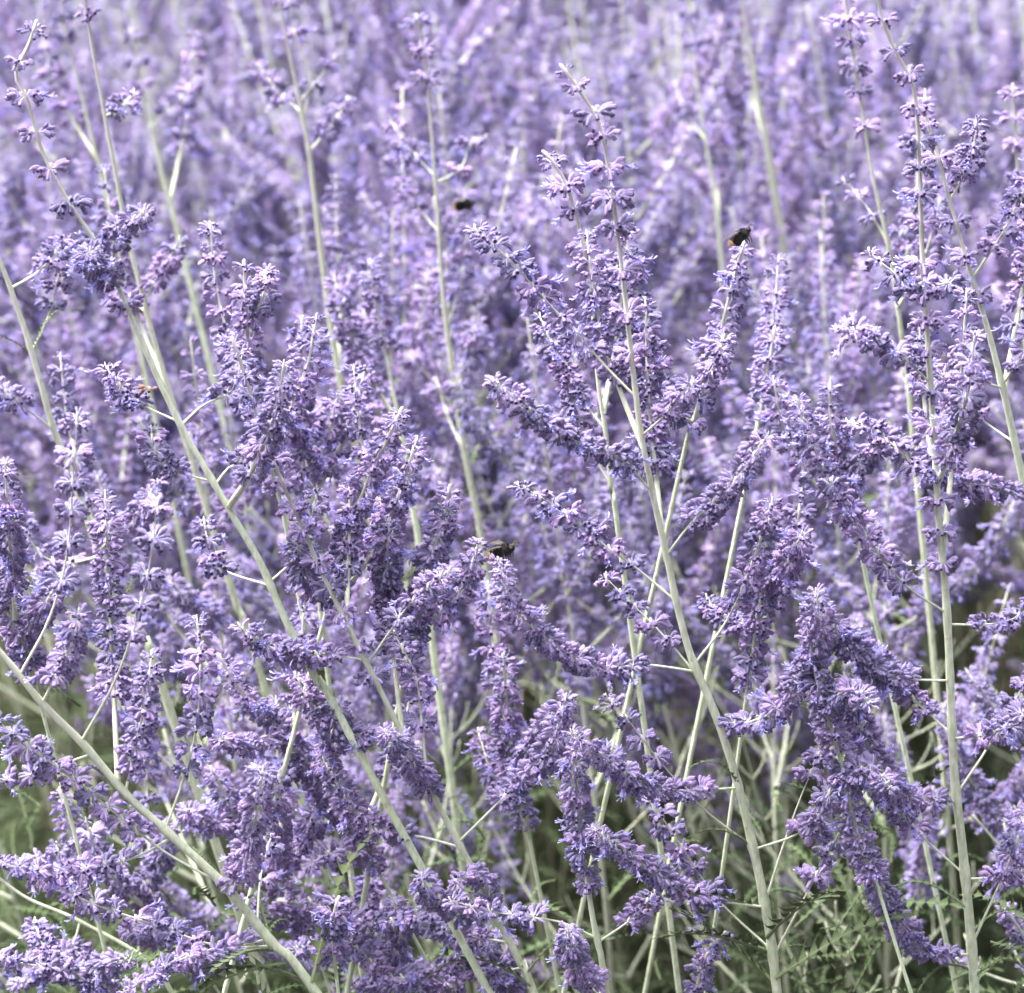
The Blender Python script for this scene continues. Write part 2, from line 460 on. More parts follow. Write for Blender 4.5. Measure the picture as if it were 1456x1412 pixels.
LP = [leaf_pack(40 + k, r_, w_, c_) for k, (r_, w_, c_) in enumerate(((.040, .0065, .5), (.034, .005, .9), (.046, .0075, .3), (.026, .0042, 1.2), (.042, .006, 1.0)))]
LM = [mesh_of('leaf', p, [M_LEAF]) for p in LP]

def leaf_matrix(p, az, el, s, roll=0.0):
    M = Matrix.Translation(Vector(p)) @ Matrix.Rotation(az, 4, 'Z') @ Matrix.Rotation(-el, 4, 'Y') @ Matrix.Rotation(roll, 4, 'X')
    return M @ Matrix.Scale(s, 4)

# ------------------------------------------------------------------ photo pixel + distance -> point in the place
def at(px, py, Y):
    u, v = (px - 728) / FPX, -(py - 706) / FPX
    d = np.array([u, math.cos(PITCH) + v * math.sin(PITCH), -math.sin(PITCH) + v * math.cos(PITCH)])
    k = Y / d[1]
    return np.array([0, 0, CZ]) + d * k

def to44(M3, loc, s=1.0):
    m_ = Matrix.Identity(4)
    for i in range(3):
        for j in range(3): m_[i][j] = float(M3[i, j]) * s
        m_[i][3] = float(loc[i])
    return m_

def make_spike(parent, base, P, s0, kind, r, rad=.00095, taper_end=True):
    """a side branch: the twig is the part, each whorl on it a sub-part"""
    P = np.asarray(P) - base
    g = G(); k = len(P)
    tube(g, P, np.linspace(rad, rad * .3, k), 6, 0, np.stack([np.zeros(k), np.linspace(.15, .55, k), np.linspace(.1, .8, k)], 1))
    sp = link('flower_spike', mesh_of('flower_spike', g, FM), parent)
    for s, kd, scl in whorl_nodes(P, s0, 1.0, kind, r):
        p, t = along(P, s)
        link('flower_whorl', r.choice(WM[kd]), sp, to44(node_matrix(p, t, r), p, scl))
    return sp

def auto_branch(p0, az, L, r, el=R(46), up=.55):
    pts = [np.asarray(p0)]
    for k in range(1, 5):
        u = k / 4; e = el + up * u * u * .9 + r.normal(0, .05)
        pts.append(pts[-1] + np.array([math.cos(az) * math.cos(e), math.sin(az) * math.cos(e), math.sin(e)]) * L / 4)
    return smooth_path(pts, .004)

def hero(label, Y, pts, wpx, whorls=None, branches=(), auto=None, leaves=(), dY=0.0, top=.26, seed=0, group=None, dry=None):
    """a stem that stands out in the photo. pts run from the lowest seen point to the tip."""
    r = np.random.default_rng(1000 + seed)
    n_ = len(pts)
    path = [at(x, y, Y + dY * k / max(1, n_ - 1)) for k, (x, y) in enumerate(pts)]
    b0, b1 = path[0], path[1]
    sl = (b0 - b1) / max(.01, abs(b0[2] - b1[2])); sl[2] = 0            # carry the lean on down, straightening to the soil
    z0 = b0[2]; low = []
    for f in (.0, .25, .5, .75):
        z = z0 * f; dz = z0 - z
        low.append(np.array([b0[0] + np.clip(sl[0], -.7, .7) * (dz - .75 * dz * dz / z0 * .75), b0[1] + sl[1] * dz * .3, z]))
    full = smooth_path(low + path, .003)
    base = full[0].copy()
    th = tag(bpy.data.objects.new('sage_stem', None), label, 'flower stem', group)
    col.objects.link(th); th.location = base
    th.empty_display_size = .02
    scale_px = Y / 5340.0 * 1.06
    r0 = wpx * .245 * scale_px
    K = len(full); Lf = length(full)
    zz = full[:, 2]; uu = np.clip((zz - z0) / (zz[-1] - z0), -.6, 1)
    rad = r0 * np.where(uu < 0, 1 - uu * .15, 1 - (1 - top) * np.clip(uu, 0, 1) ** 1.15)
    endd = np.clip((zz[-1] - zz) / .06, 0, 1); rad = np.maximum(rad * (.3 + .7 * endd ** .7), .0005)
    d = np.concatenate([[0], np.cumsum(np.linalg.norm(np.diff(full, axis=0), axis=1))])
    def s_of_y(py):
        ys = np.array([706 - FPX * ((q - [0, 0, CZ]) @ np.array([0, math.sin(PITCH), math.cos(PITCH)])) / ((q - [0, 0, CZ]) @ np.array([0, math.cos(PITCH), -math.sin(PITCH)])) for q in full])
        return float(np.interp(-py, -ys, d))
    for br in branches:
        rad = rad * (1 + .15 * np.exp(-((d - s_of_y(br[0][0][1]) - .001) / .0022) ** 2))
    g = G()
    tube(g, full - base, rad, 10, 0, np.stack([np.zeros(K), .12 + .2 * np.clip(uu, 0, 1), .85 * np.clip(uu, 0, 1) ** 2.5], 1), square=.07)
    # node collars where branches leave
    st = link('stalk', mesh_of('stalk', g, FM, woody=1), th)
    if whorls:
        y0, y1, kind = whorls                                            # from y0 (low) to the tip y1
        sa, sb = s_of_y(y0), s_of_y(y1)
        for s, kd, scl in whorl_nodes(full, sa / Lf, min(.999, sb / Lf), kind, r):
            p, t = along(full, s)
            link('flower_whorl', r.choice(WM[kd]), st, to44(node_matrix(p - base, t, r), p - base, scl))
    for br in branches:
        bp, s0, kind = br[0], br[1], br[2]
        dy = br[3] if len(br) > 3 else r.choice([-1, 1]) * r.uniform(.012, .03)
        # the branch starts on the stalk itself
        sy = s_of_y(bp[0][1]); q0, _ = along(full, sy)
        m_ = len(bp)
        bpts = [q0] + [at(x, y, q0[1] + dy * k / (m_ - 1)) for k, (x, y) in enumerate(bp) if k > 0]
        make_spike(th, base, smooth_path(bpts, .004), s0, kind, r, rad=max(.00042, min(.0008, r0 * .30)))
    if auto:
        ya, yb, nn = auto; nn = max(1, int(nn * .6))                                               # branches leaving towards and away from the viewer
        for k in range(nn):
            sy = s_of_y(ya + (yb - ya) * (k + .5) / nn + r.uniform(-15, 15)); q0, _ = along(full, sy)
            for sgn in (-1, 1):
                if sgn < 0 and r.uniform() < .8: continue
                az = sgn * R(90) + r.normal(0, .55)
                L = r.uniform(.045, .085) * (1.0 - .35 * k / nn)
                make_spike(th, base, auto_branch(q0, az, L, r), r.uniform(.25, .4), r.choice(['d', 'm', 'm']), r)
    if dry:
        p = at(dry[0], dry[1], Y - .006) - base
        link('withered_whorl', W_DRY, st, to44(node_matrix(p, (0, 0, 1), r), p, .42))
    for (lx, ly, az, el, s) in leaves:
        sy = s_of_y(ly); q0, _ = along(full, sy)
        link('leaf', r.choice(LM), th, leaf_matrix(q0 - base, R(az), R(el), s, r.normal(0, .4)))
    return th

# ------------------------------------------------------------------ the setting
g = G()
N_ = 60
xs = np.linspace(-1, 1, N_); X, Yg = np.meshgrid(np.sign(xs) * np.abs(xs) ** 3 * 120, np.sign(xs) * np.abs(xs) ** 3 * 120)
near = np.exp(-(X ** 2 + (Yg - 1.5) ** 2) / 30)
Zg = near * .02 * np.sin(X * 5) * np.cos(Yg * 4) - .02
V = np.stack([X, Yg, Zg], -1).reshape(-1, 3)
ii, jj = np.meshgrid(np.arange(N_ - 1), np.arange(N_ - 1), indexing='ij'); b = (ii * N_ + jj).ravel()
g.add(V, np.stack([b, b + 1, b + N_ + 1, b + N_], 1))
tag(link('ground', mesh_of('ground', g, [M_SOIL])), kind='structure')

# leaves crowding between the lower stems: nobody could count them
g = G(); r = np.random.default_rng(5)
LQ = [leaf_pack(60 + k, l_, w_, c_, N=8) for k, (l_, w_, c_) in enumerate(((.040, .0058, .5), (.034, .0046, .9), (.046, .0066, .3), (.028, .004, 1.2)))]
for q in range(920):                             # leafy shoots, each a loose column of leaves
    Y = .96 + 1.35 * r.uniform() ** 1.1 if q < 800 else r.uniform(1.0, 1.25)
    x = r.uniform(-1, 1) * (.16 * Y + .10)
    top = r.uniform(.22, .44) if r.uniform() < .85 else r.uniform(.44, .56)
    if q >= 800: top = CZ - .51 * Y + r.uniform(-.03, .06) * (1 if x > 0 else .7)          # shoots reaching up among the front stems
    if Y < 1.0: top = min(top, .6)
    lx, ly = r.normal(0, .10, 2)
    for k in range(46):
        z = .05 + (top - .05) * (k + r.uniform()) / 46
        p = LQ[r.integers(len(LQ))]
        M = leaf_matrix((0, 0, 0), r.uniform(0, 6.28), R(r.uniform(5, 65)), r.uniform(.7, 1.25) * (1 - .35 * k / 46), r.normal(0, .5))
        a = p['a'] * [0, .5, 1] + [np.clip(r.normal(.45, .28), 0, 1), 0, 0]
        g.put(dict(p, a=a), np.array(M.to_3x3()), (x + lx * z + r.normal(0, .006), Y + ly * z + r.normal(0, .006), z))
tag(link('undergrowth', mesh_of('undergrowth', g, [M_LEAF])), 'grey-green lobed sage leaves filling the shade under the purple flowers', 'foliage', kind='stuff')

# ------------------------------------------------------------------ the stems that stand out
exec_heroes = True
HERO = []
def add(*a, **k): HERO.append((a, k))

# A tall right stem
add('tall straight pale stem at the right, crossing from bottom to top, ringed by separate whorls', 1.0,
    [(1388, 1440), (1372, 1240), (1357, 1100), (1350, 940), (1345, 850), (1335, 740), (1328, 620), (1320, 500), (1312, 380), (1308, 250), (1300, 130), (1276, 78), (1255, 30), (1246, -20)], 29,
    (800, -20, 'x'),
    [([(1340, 872), (1285, 830), (1230, 760), (1180, 685), (1150, 620), (1133, 568)], .2, 'm', -.02),
     ([(1346, 888), (1400, 888), (1440, 880), (1480, 850)], .35, 'm', .02),
     ([(1350, 968), (1290, 965), (1240, 950), (1190, 900), (1160, 850)], .25, 'd', -.02),
     ([(1352, 1045), (1300, 995), (1240, 930), (1200, 905)], .25, 'd', .02),
     ([(1354, 1050), (1400, 1045), (1440, 1030), (1480, 990)], .25, 'm', -.02),
     ([(1357, 1140), (1325, 1137), (1280, 1130), (1245, 1080), (1215, 1010), (1200, 960)], .12, 'd', -.02),
     ([(1364, 1245), (1300, 1178), (1255, 1120), (1215, 1050), (1190, 1030)], .35, 'd', .01),
     ([(1357, 1130), (1400, 1070), (1435, 1010), (1470, 950)], .5, 'm', .015),
     ([(1378, 1357), (1322, 1355), (1290, 1330), (1260, 1280), (1232, 1230), (1212, 1195)], .12, 'd', -.02),
     ([(1378, 1345), (1420, 1260), (1440, 1215), (1462, 1150)], .55, 'm', -.01),
     ([(1370, 1250), (1410, 1248), (1456, 1240), (1490, 1200)], .35, 'd', .01),
     ([(1322, 545), (1280, 505), (1235, 480), (1200, 465)], .3, 'm', -.01),
     ([(1316, 440), (1285, 400), (1255, 375), (1236, 358)], .3, 'm', .01),
     ([(1332, 690), (1290, 650), (1240, 610), (1205, 600)], .25, 'd', .02)],
    auto=(860, 640, 4), seed=1, leaves=[(0, 1330, 20, 40, .5), (0, 1290, 170, 35, .6), (0, 1380, 200, 20, .8), (0, 1385, 10, 30, .7)])
# B behind it, right
add('pale stem bending in from the right edge behind the tallest right stem, with paired branches', 1.06,
    [(1480, 800), (1456, 690), (1430, 570), (1405, 470), (1382, 395), (1352, 290), (1335, 228), (1318, 170), (1310, 140)], 24,
    (420, 140, 'x'),
    [([(1382, 396), (1420, 340), (1450, 285), (1470, 240)], .3, 'm', .01),
     ([(1383, 402), (1350, 402), (1320, 405), (1290, 385)], .35, 's', -.01),
     ([(1352, 285), (1375, 240), (1385, 205), (1388, 170)], .35, 'd', .01),
     ([(1428, 548), (1450, 512), (1475, 470)], .4, 'm', -.01),
     ([(1430, 552), (1385, 540), (1340, 535), (1300, 500)], .3, 'm', -.02),
     ([(1446, 630), (1400, 600), (1350, 560), (1320, 520)], .4, 'm', .02),
     ([(1458, 705), (1400, 690), (1345, 680), (1310, 650)], .15, 'd', -.02)],
    auto=(720, 420, 3), seed=2)
# C main centre-right
add('thick pale stem right of centre rising from the bottom edge to a curved dark-budded tip', .99,
    [(1108, 1440), (1090, 1300), (1065, 1180), (1045, 1100), (1015, 1010), (985, 940), (965, 870), (950, 800), (930, 710), (912, 620), (904, 560), (895, 480), (885, 390), (875, 310), (862, 220), (850, 172), (825, 130), (797, 92)], 29,
    (500, 92, 'x'),
    [([(906, 565), (862, 522), (825, 480), (770, 420), (720, 365), (676, 325)], .28, 'm', .015),
     ([(922, 700), (880, 650), (820, 628), (760, 590), (700, 540)], .2, 'd', -.02),
     ([(914, 620), (948, 588), (968, 562), (985, 545)], .45, 'd', -.01),
     ([(955, 855), (905, 808), (850, 768), (790, 720), (738, 690)], .3, 'm', .02),
     ([(948, 790), (985, 742), (1035, 695), (1070, 650), (1092, 618)], .3, 'd', -.015),
     ([(984, 955), (915, 945), (855, 950), (800, 925), (735, 870), (708, 796)], .25, 'd', -.03),
     ([(992, 965), (940, 900), (900, 860), (860, 820)], .35, 'm', .02),
     ([(990, 945), (1035, 880), (1070, 800), (1088, 745), (1098, 712)], .4, 'd', .0),
     ([(1012, 1018), (1045, 1030), (1100, 1012), (1140, 960), (1165, 900), (1160, 840)], .1, 'd', -.025),
     ([(1048, 1120), (985, 1124), (930, 1120), (870, 1085), (812, 1040)], .2, 'd', -.02),
     ([(1068, 1205), (1000, 1150), (940, 1085), (890, 1020), (862, 990)], .45, 's', .0),
     ([(1088, 1290), (1005, 1278), (955, 1258), (890, 1210), (842, 1178)], .25, 'd', -.02),
     ([(1095, 1352), (1020, 1278), (960, 1190), (920, 1130)], .45, 'm', .02),
     ([(1088, 1285), (1118, 1190), (1148, 1110), (1180, 1040)], .75, 'm', .01),
     ([(1102, 1362), (1150, 1265), (1180, 1210), (1198, 1180)], .62, 's', -.01),
     ([(1066, 1208), (1130, 1188), (1160, 1165), (1180, 1125)], .45, 'd', -.02)],
    auto=(820, 560, 4), seed=3,
    leaves=[(0, 1120, 200, 60, .45), (0, 1205, 190, 40, .6), (0, 1290, 200, 20, .8), (0, 1352, 210, 25, 1.0), (0, 1330, 300, 45, 1.0), (0, 1385, 345, 35, 1.0), (0, 1400, 150, 30, .9)])
# D diagonal lower left
add('thick pale stem slanting from the left edge down to the bottom edge, nearest of all', .955,
    [(470, 1440), (390, 1345), (320, 1260), (240, 1185), (180, 1130), (120, 1060), (60, 1000), (20, 950), (-30, 890), (-90, 800), (-140, 720)], 31,
    (780, 720, 'x'),
    [([(245, 1190), (195, 1218), (130, 1233), (60, 1238), (-10, 1225)], .3, 'm', -.01),
     ([(322, 1258), (225, 1205), (110, 1112), (40, 1062), (-20, 1010)], .35, 'm', -.01),
     ([(330, 1268), (345, 1235), (362, 1170), (374, 1095)], .12, 'd', -.02),
     ([(375, 1335), (312, 1352), (262, 1362), (215, 1385), (178, 1410)], .2, 'd', -.02),
     ([(385, 1345), (310, 1345), (200, 1308), (120, 1280), (30, 1225)], .3, 'm', .01),
     ([(245, 1180), (260, 1110), (278, 1040), (285, 960), (280, 880)], .3, 'm', .015),
     ([(130, 1055), (165, 965), (200, 860), (218, 770), (224, 685)], .45, 'x', -.015),
     ([(125, 1072), (65, 1095), (0, 1110), (-50, 1100)], .3, 'm', -.01),
     ([(175, 1128), (195, 1050), (210, 980), (215, 930)], .2, 'd', .02),
     ([(60, 1000), (90, 940), (108, 900), (112, 870)], .3, 'd', -.01),
     ([(365, 1315), (370, 1250), (385, 1190)], .5, 's', .02),
     ([(30, 960), (70, 880), (95, 790), (103, 690), (110, 590)], .4, 'x', -.01)],
    auto=(1250, 1000, 3), seed=4, top=.5,
    leaves=[(0, 1335, 100, 30, .7), (0, 1370, 200, 5, 1.0), (0, 1350, 240, 20, .8), (0, 1395, 60, 50, 1.0), (0, 1400, 190, 30, 1.0), (0, 1250, 150, 50, .4)])
# E
add('thin blurred stem crossing the bottom left corner under the thick slanting one', 1.04,
    [(260, 1440), (215, 1370), (110, 1308), (30, 1272), (-40, 1210), (-100, 1120)], 17,
    (1230, 1120, 's'),
    [([(110, 1310), (100, 1350), (60, 1380), (20, 1400)], .3, 'd', -.01), ([(112, 1306), (108, 1270), (90, 1240), (80, 1200)], .3, 'd', .01),
     ([(200, 1362), (150, 1370), (90, 1350), (40, 1360)], .2, 'd', .02)],
    seed=5)
# F left tall with curled tip
add('long slender stem leaning left to a sparse hooked tip in the top left corner', 1.0,
    [(500, 1050), (455, 975), (410, 890), (370, 800), (335, 740), (300, 680), (260, 610), (225, 540), (195, 470), (165, 400), (140, 350), (100, 290), (62, 220), (38, 140), (22, 105), (42, 62), (52, 30)], 25,
    (430, 30, 'x'),
    [([(152, 395), (165, 330), (195, 310), (205, 300)], .4, 'm', -.01),
     ([(170, 410), (145, 385), (130, 375), (128, 355)], .2, 'd', -.02),
     ([(302, 685), (245, 668), (220, 640), (215, 610)], .45, 'd', .0),
     ([(305, 690), (325, 665), (350, 650), (375, 600)], .5, 'd', .02),
     ([(385, 833), (320, 812), (300, 790), (290, 740)], .5, 'm', .02),
     ([(384, 828), (418, 795), (440, 745), (450, 700)], .5, 'm', .02),
     ([(255, 605), (290, 575), (330, 555), (345, 500)], .55, 'm', .02),
     ([(250, 600), (200, 575), (180, 560), (150, 520)], .5, 'd', .01)],
    auto=(900, 520, 2), seed=6, dry=(213, 553))
# G
add('stem left of centre climbing from the bottom edge up through a thick band of flowers', 1.0,
    [(770, 1440), (742, 1375), (700, 1290), (650, 1195), (605, 1110), (560, 1020), (520, 940), (470, 840), (430, 750), (395, 670), (368, 600), (350, 540), (330, 480)], 25,
    (960, 480, 's'),
    [([(655, 1205), (600, 1190), (545, 1180), (500, 1150), (460, 1080)], .35, 'd', .01),
     ([(652, 1198), (685, 1165), (730, 1120), (780, 1070), (805, 990)], .35, 'd', -.01),
     ([(518, 938), (450, 930), (385, 920), (340, 890)], .25, 'd', -.01),
     ([(522, 945), (560, 890), (590, 850), (640, 810)], .45, 'm', -.01),
     ([(565, 1050), (500, 1045), (450, 1010), (420, 960)], .25, 'd', .01),
     ([(610, 1115), (600, 1030), (590, 960), (560, 900)], .4, 'm', .01),
     ([(620, 1130), (590, 1090), (565, 1060), (548, 1040)], .1, 'd', -.02),
     ([(705, 1300), (660, 1300), (610, 1270), (600, 1245)], .2, 'd', -.02),
     ([(708, 1300), (680, 1240), (650, 1255)], .3, 'd', -.01),
     ([(725, 1340), (660, 1330), (580, 1310), (500, 1310), (440, 1280)], .15, 'd', .02),
     ([(740, 1375), (690, 1385), (640, 1370), (560, 1390), (500, 1340)], .15, 'd', .02)],
    auto=(1120, 800, 4), seed=7, leaves=[(0, 1380, 30, 40, .8), (0, 1400, 170, 30, .8)])
# H
add('upright stem at bottom centre carrying a fat column of purple whorls', .98,
    [(868, 1450), (852, 1350), (842, 1300), (835, 1250), (825, 1180), (818, 1120), (816, 1075), (820, 1050)], 22,
    (1255, 1050, 'd'),
    [([(855, 1335), (800, 1312), (740, 1302), (690, 1295), (640, 1280)], .45, 'm', -.01),
     ([(858, 1340), (880, 1320), (905, 1300), (930, 1270)], .5, 'd', .02),
     ([(862, 1395), (830, 1390), (812, 1350), (808, 1320)], .15, 'd', -.02)],
    seed=8, top=.35)
# I
add('broad out-of-focus stem running in from the left edge behind the sharp leaning one', 1.10,
    [(235, 990), (205, 910), (170, 845), (140, 780), (100, 670), (75, 605), (45, 500), (15, 410), (-15, 330), (-40, 220), (-55, 140)], 29,
    (300, 140, 's'),
    [([(140, 782), (185, 745), (200, 730), (215, 700)], .5, 'd', -.02), ([(78, 612), (30, 575), (-10, 545)], .6, 'm', -.01),
     ([(45, 500), (60, 470), (75, 430), (85, 380)], .6, 'm', .02), ([(15, 410), (50, 390), (75, 365), (90, 340)], .6, 'm', .02),
     ([(145, 790), (100, 800), (60, 790), (20, 730)], .3, 'm', .02)],
    auto=(900, 700, 2), seed=9, leaves=[(0, 500, 160, 20, .4), (0, 500, 30, 60, .4), (0, 850, 60, 40, .6)])
# J
add('pale stem behind the hooked left one, leaving the top edge near the left corner', 1.17,
    [(365, 940), (340, 870), (305, 760), (275, 660), (245, 570), (218, 480), (200, 410), (180, 330), (165, 250), (148, 160), (130, 60), (118, -20), (112, -80)], 23,
    (20, -80, 's'), [([(150, 165), (170, 155), (190, 130)], .35, 's'), ([(205, 430), (225, 390), (240, 370), (255, 340)], .3, 'd', .0),
     ([(210, 445), (180, 420), (150, 400)], .4, 'm')],
    auto=(700, 420, 3), seed=10)
# K
add('blurred pale stem forking near the top edge, about a third across from the left', 1.32,
    [(520, 700), (495, 600), (475, 490), (458, 370), (440, 220), (425, 140), (408, 60), (395, -10), (385, -80)], 22,
    (-40, -80, 's'), [([(432, 170), (440, 110), (415, 30), (408, -40)], .6, 's', .01), ([(434, 145), (455, 110), (475, 80)], .35, 's', .01),
     ([(475, 480), (490, 430), (497, 380)], .5, 'm'), ([(440, 215), (470, 180), (495, 140)], .35, 'm', .03), ([(428, 160), (395, 130), (365, 90)], .35, 'm', .03)],
    auto=(650, 400, 3), seed=11)
# L
add('soft upright stem left of centre whose bare top ends in two thin side sprigs', 1.28,
    [(690, 800), (676, 720), (660, 640), (645, 540), (630, 420), (622, 300), (613, 180), (605, 90), (592, 20)], 19,
    (110, 20, 'x'), [([(655, 590), (600, 525), (550, 480), (510, 440)], .5, 's', -.01), ([(660, 640), (640, 600), (620, 540)], .6, 's'),
     ([(625, 330), (590, 290), (565, 260)], .5, 'm', .02), ([(617, 250), (580, 210), (555, 170)], .35, 's', .02), ([(618, 260), (655, 240), (670, 200), (690, 195)], .35, 's', .02),
     ([(648, 550), (670, 500), (680, 455)], .4, 'm', -.02), ([(636, 470), (655, 400), (664, 345), (664, 305)], .35, 'm', .005)],
    auto=(700, 420, 3), seed=12, leaves=[(0, 665, 60, 40, .5)])
# M
add('softly blurred stem left of centre, cut off by flowers a third of the way down', 1.2,
    [(602, 820), (590, 740), (575, 640), (560, 560), (548, 500), (535, 430), (525, 370)], 20,
    (480, 370, 'm'), [([(578, 660), (610, 700), (625, 690)], .4, 'd'), ([(575, 640), (560, 610), (530, 570)], .4, 'm', .02)],
    auto=(700, 520, 2), seed=13)
# N
add('slim stem just left of the thick curved-tip stem, its nodding tip in pale whorls', 1.05,
    [(885, 800), (870, 700), (862, 620), (850, 540), (842, 440), (828, 345), (808, 270), (790, 235), (772, 215)], 16,
    (350, 215, 's'), [([(868, 690), (840, 640), (815, 570), (800, 520)], .4, 'm', .01), ([(858, 610), (820, 560), (790, 500), (768, 450)], .35, 'd', .02),
     ([(840, 430), (870, 400), (880, 370)], .5, 'm', .01)],
    auto=(700, 480, 3), seed=14)
# O
add('blurred stem between the two right-hand stems and the curved-tip stem, a whorl near its top', 1.2,
    [(1300, 640), (1285, 500), (1265, 360), (1243, 260), (1228, 170), (1212, 70), (1200, -10)], 16,
    (180, -10, 'x'), [([(1262, 345), (1230, 290), (1200, 255)], .35, 's', .02), ([(1266, 355), (1290, 320), (1302, 290)], .35, 's', -.01)],
    auto=(600, 300, 3), seed=15)
# P Q R S T U background stalks
add('far blurred bare stalk crossing the top edge right of centre', 1.55,
    [(1110, 330), (1078, 140), (1065, 60), (1050, -30), (1040, -100)], 20, (-60, -100, 's'), [], auto=(300, 160, 2), seed=16)
add('faint thin stalk in the blur just left of the far bare one at the top', 1.5,
    [(1030, 420), (1015, 270), (995, 150), (983, 40), (975, -20)], 12, (60, -20, 's'), [([(1000, 200), (975, 160), (960, 120)], .5, 'm')], auto=(400, 240, 2), seed=17)
add('pale straight stalk hugging the right edge near the top', 1.22,
    [(1470, 640), (1456, 460), (1450, 330), (1446, 220), (1440, 120)], 15, (250, 120, 's'), [], auto=(560, 300, 3), seed=18)
add('short visible stretch of blurred stalk near the top left, between two longer ones', 1.4,
    [(260, 360), (236, 270), (215, 180), (200, 110), (186, 40)], 16, (120, 40, 's'), [([(215, 180), (250, 150), (275, 115)], .35, 's')], auto=(380, 200, 3), seed=19)
add('thin blurred stalk near the top left corner, left of the thicker pale stalk', 1.4,
    [(160, 320), (135, 215), (112, 120), (95, 50), (85, -20)], 14, (50, -20, 's'), [], auto=(320, 120, 3), seed=20)
add('very faint upright stalk in the blur, left of the dark-budded curved tip', 1.65,
    [(752, 380), (745, 250), (744, 150), (740, 60)], 15, (160, 60, 's'), [], auto=(380, 180, 3), seed=21)
# stems whose flowering tops stand in the thicket
def tip(label, Y, pts, w, y0, kind, br=(), auto=None, seed=0, **k):
    add(label, Y, pts, w, (y0, pts[-1][1], kind), list(br), auto=auto, seed=seed, **k)
tip('purple spire with a forked top at the left, standing beside the blurred tall stalks', 1.06,
    [(420, 820), (395, 700), (370, 610), (355, 520), (350, 440), (347, 370)], 15, 690, 'm',
    [([(352, 470), (375, 420), (380, 385)], .2, 'd', -.01), ([(380, 640), (400, 590), (410, 540)], .2, 'd'), ([(368, 600), (345, 570), (330, 520)], .2, 'd', .01)], seed=31, auto=(760, 600, 2))
tip('stout dense spire just right of the forked left one', 1.09,
    [(455, 860), (440, 740), (430, 640), (428, 560), (430, 450)], 14, 680, 'd',
    [([(434, 680), (460, 640), (480, 560)], .3, 'd', .01), ([(430, 640), (410, 600), (400, 570)], .3, 'd')], seed=32, auto=(800, 660, 2))
tip('fat spike curving up to the right, left of centre, with blue flowers at its top', 1.02,
    [(440, 960), (470, 860), (495, 760), (520, 690), (548, 630), (572, 580)], 14, 850, 'd',
    [([(468, 865), (440, 830), (420, 770)], .3, 'd')], seed=33, auto=(930, 800, 2))
tip('large purple spike rising left of the bumblebee at the centre', 1.03,
    [(560, 1040), (580, 940), (600, 850), (615, 790), (630, 740), (640, 690)], 15, 940, 'd',
    [([(585, 920), (560, 880), (550, 800), (555, 740)], .2, 'd', -.01), ([(590, 900), (640, 860), (665, 820), (680, 770)], .2, 'd', .01)], seed=34, auto=(1000, 820, 3))
tip('sprig with a pale cream-budded tip in front of the leaves at bottom left of centre', .965,
    [(485, 1450), (478, 1390), (474, 1340), (475, 1300), (482, 1275)], 9, 1362, 'd', seed=35)
tip('spike under the bumblebee sitting against the blur, upper right of centre', 1.05,
    [(960, 700), (985, 600), (1010, 520), (1030, 450), (1045, 390), (1058, 345)], 13, 600, 'm',
    [([(985, 600), (950, 580), (930, 540)], .3, 'm'), ([(1000, 545), (1020, 510), (1030, 480)], .3, 'm')], seed=36, auto=(680, 560, 2))
tip('small spire right of the spike that carries the upper bumblebee', 1.1,
    [(1050, 740), (1070, 650), (1085, 570), (1095, 510), (1102, 465)], 12, 660, 'm', [([(1075, 640), (1100, 600), (1120, 560)], .3, 'm')], seed=37, auto=(720, 600, 2))
tip('rounded spire left of the tallest right stem, at mid height, over a mass of flowers', 1.08,
    [(1240, 860), (1215, 760), (1195, 660), (1182, 600), (1180, 545)], 13, 740, 'd', [([(1200, 690), (1240, 640), (1280, 620)], .2, 'd'), ([(1195, 660), (1170, 630), (1160, 590)], .3, 'd', .01)], seed=38, auto=(840, 680, 3))
tip('thick hanging plume of deep purple whorls right of centre, lower half', .97,
    [(1260, 1300), (1235, 1230), (1210, 1150), (1195, 1080), (1165, 980), (1150, 900), (1155, 850)], 11, 1240, 'd',
    [([(1200, 1105), (1240, 1090), (1265, 1120)], .1, 'd', -.01), ([(1170, 1000), (1210, 980), (1235, 1000)], .1, 'd', -.01)], seed=39)
tip('dense spire right of centre between the thick stem and the tall right one', 1.01,
    [(1060, 1000), (1075, 900), (1085, 830), (1090, 780), (1095, 735)], 11, 960, 'd', [([(1078, 890), (1030, 880), (1005, 850)], .2, 'd'), ([(1085, 830), (1120, 800), (1140, 760)], .2, 'd')], seed=40, auto=(980, 860, 2))
tip('blue-speckled plume at the left edge above the thick slanting stem', 1.02,
    [(60, 1010), (40, 940), (20, 880), (5, 800), (-5, 720), (-10, 650)], 12, 960, 'd', [([(30, 910), (60, 870), (80, 830)], .2, 'd'), ([(20, 880), (-10, 850), (-30, 800)], .3, 'd')], seed=41, auto=(980, 800, 3))
tip('dark purple bank of whorls sloping down left of centre in the lower half', 1.03,
    [(560, 1280), (500, 1180), (440, 1090), (390, 1030), (345, 985), (310, 930)], 13, 1230, 'd',
    [([(520, 1210), (480, 1210), (440, 1230)], .1, 'd'), ([(460, 1120), (470, 1060), (480, 1000)], .2, 'd'), ([(400, 1040), (350, 1060), (310, 1050)], .2, 'd'), ([(440, 1090), (400, 1110), (360, 1090)], .1, 'd', .01)], seed=42, auto=(1240, 1000, 4))
tip('small knot of flowers low between two stems at the bottom right of centre', 1.0,
    [(985, 1440), (1000, 1370), (1015, 1345), (1032, 1325)], 8, 1400, 'm', seed=43)
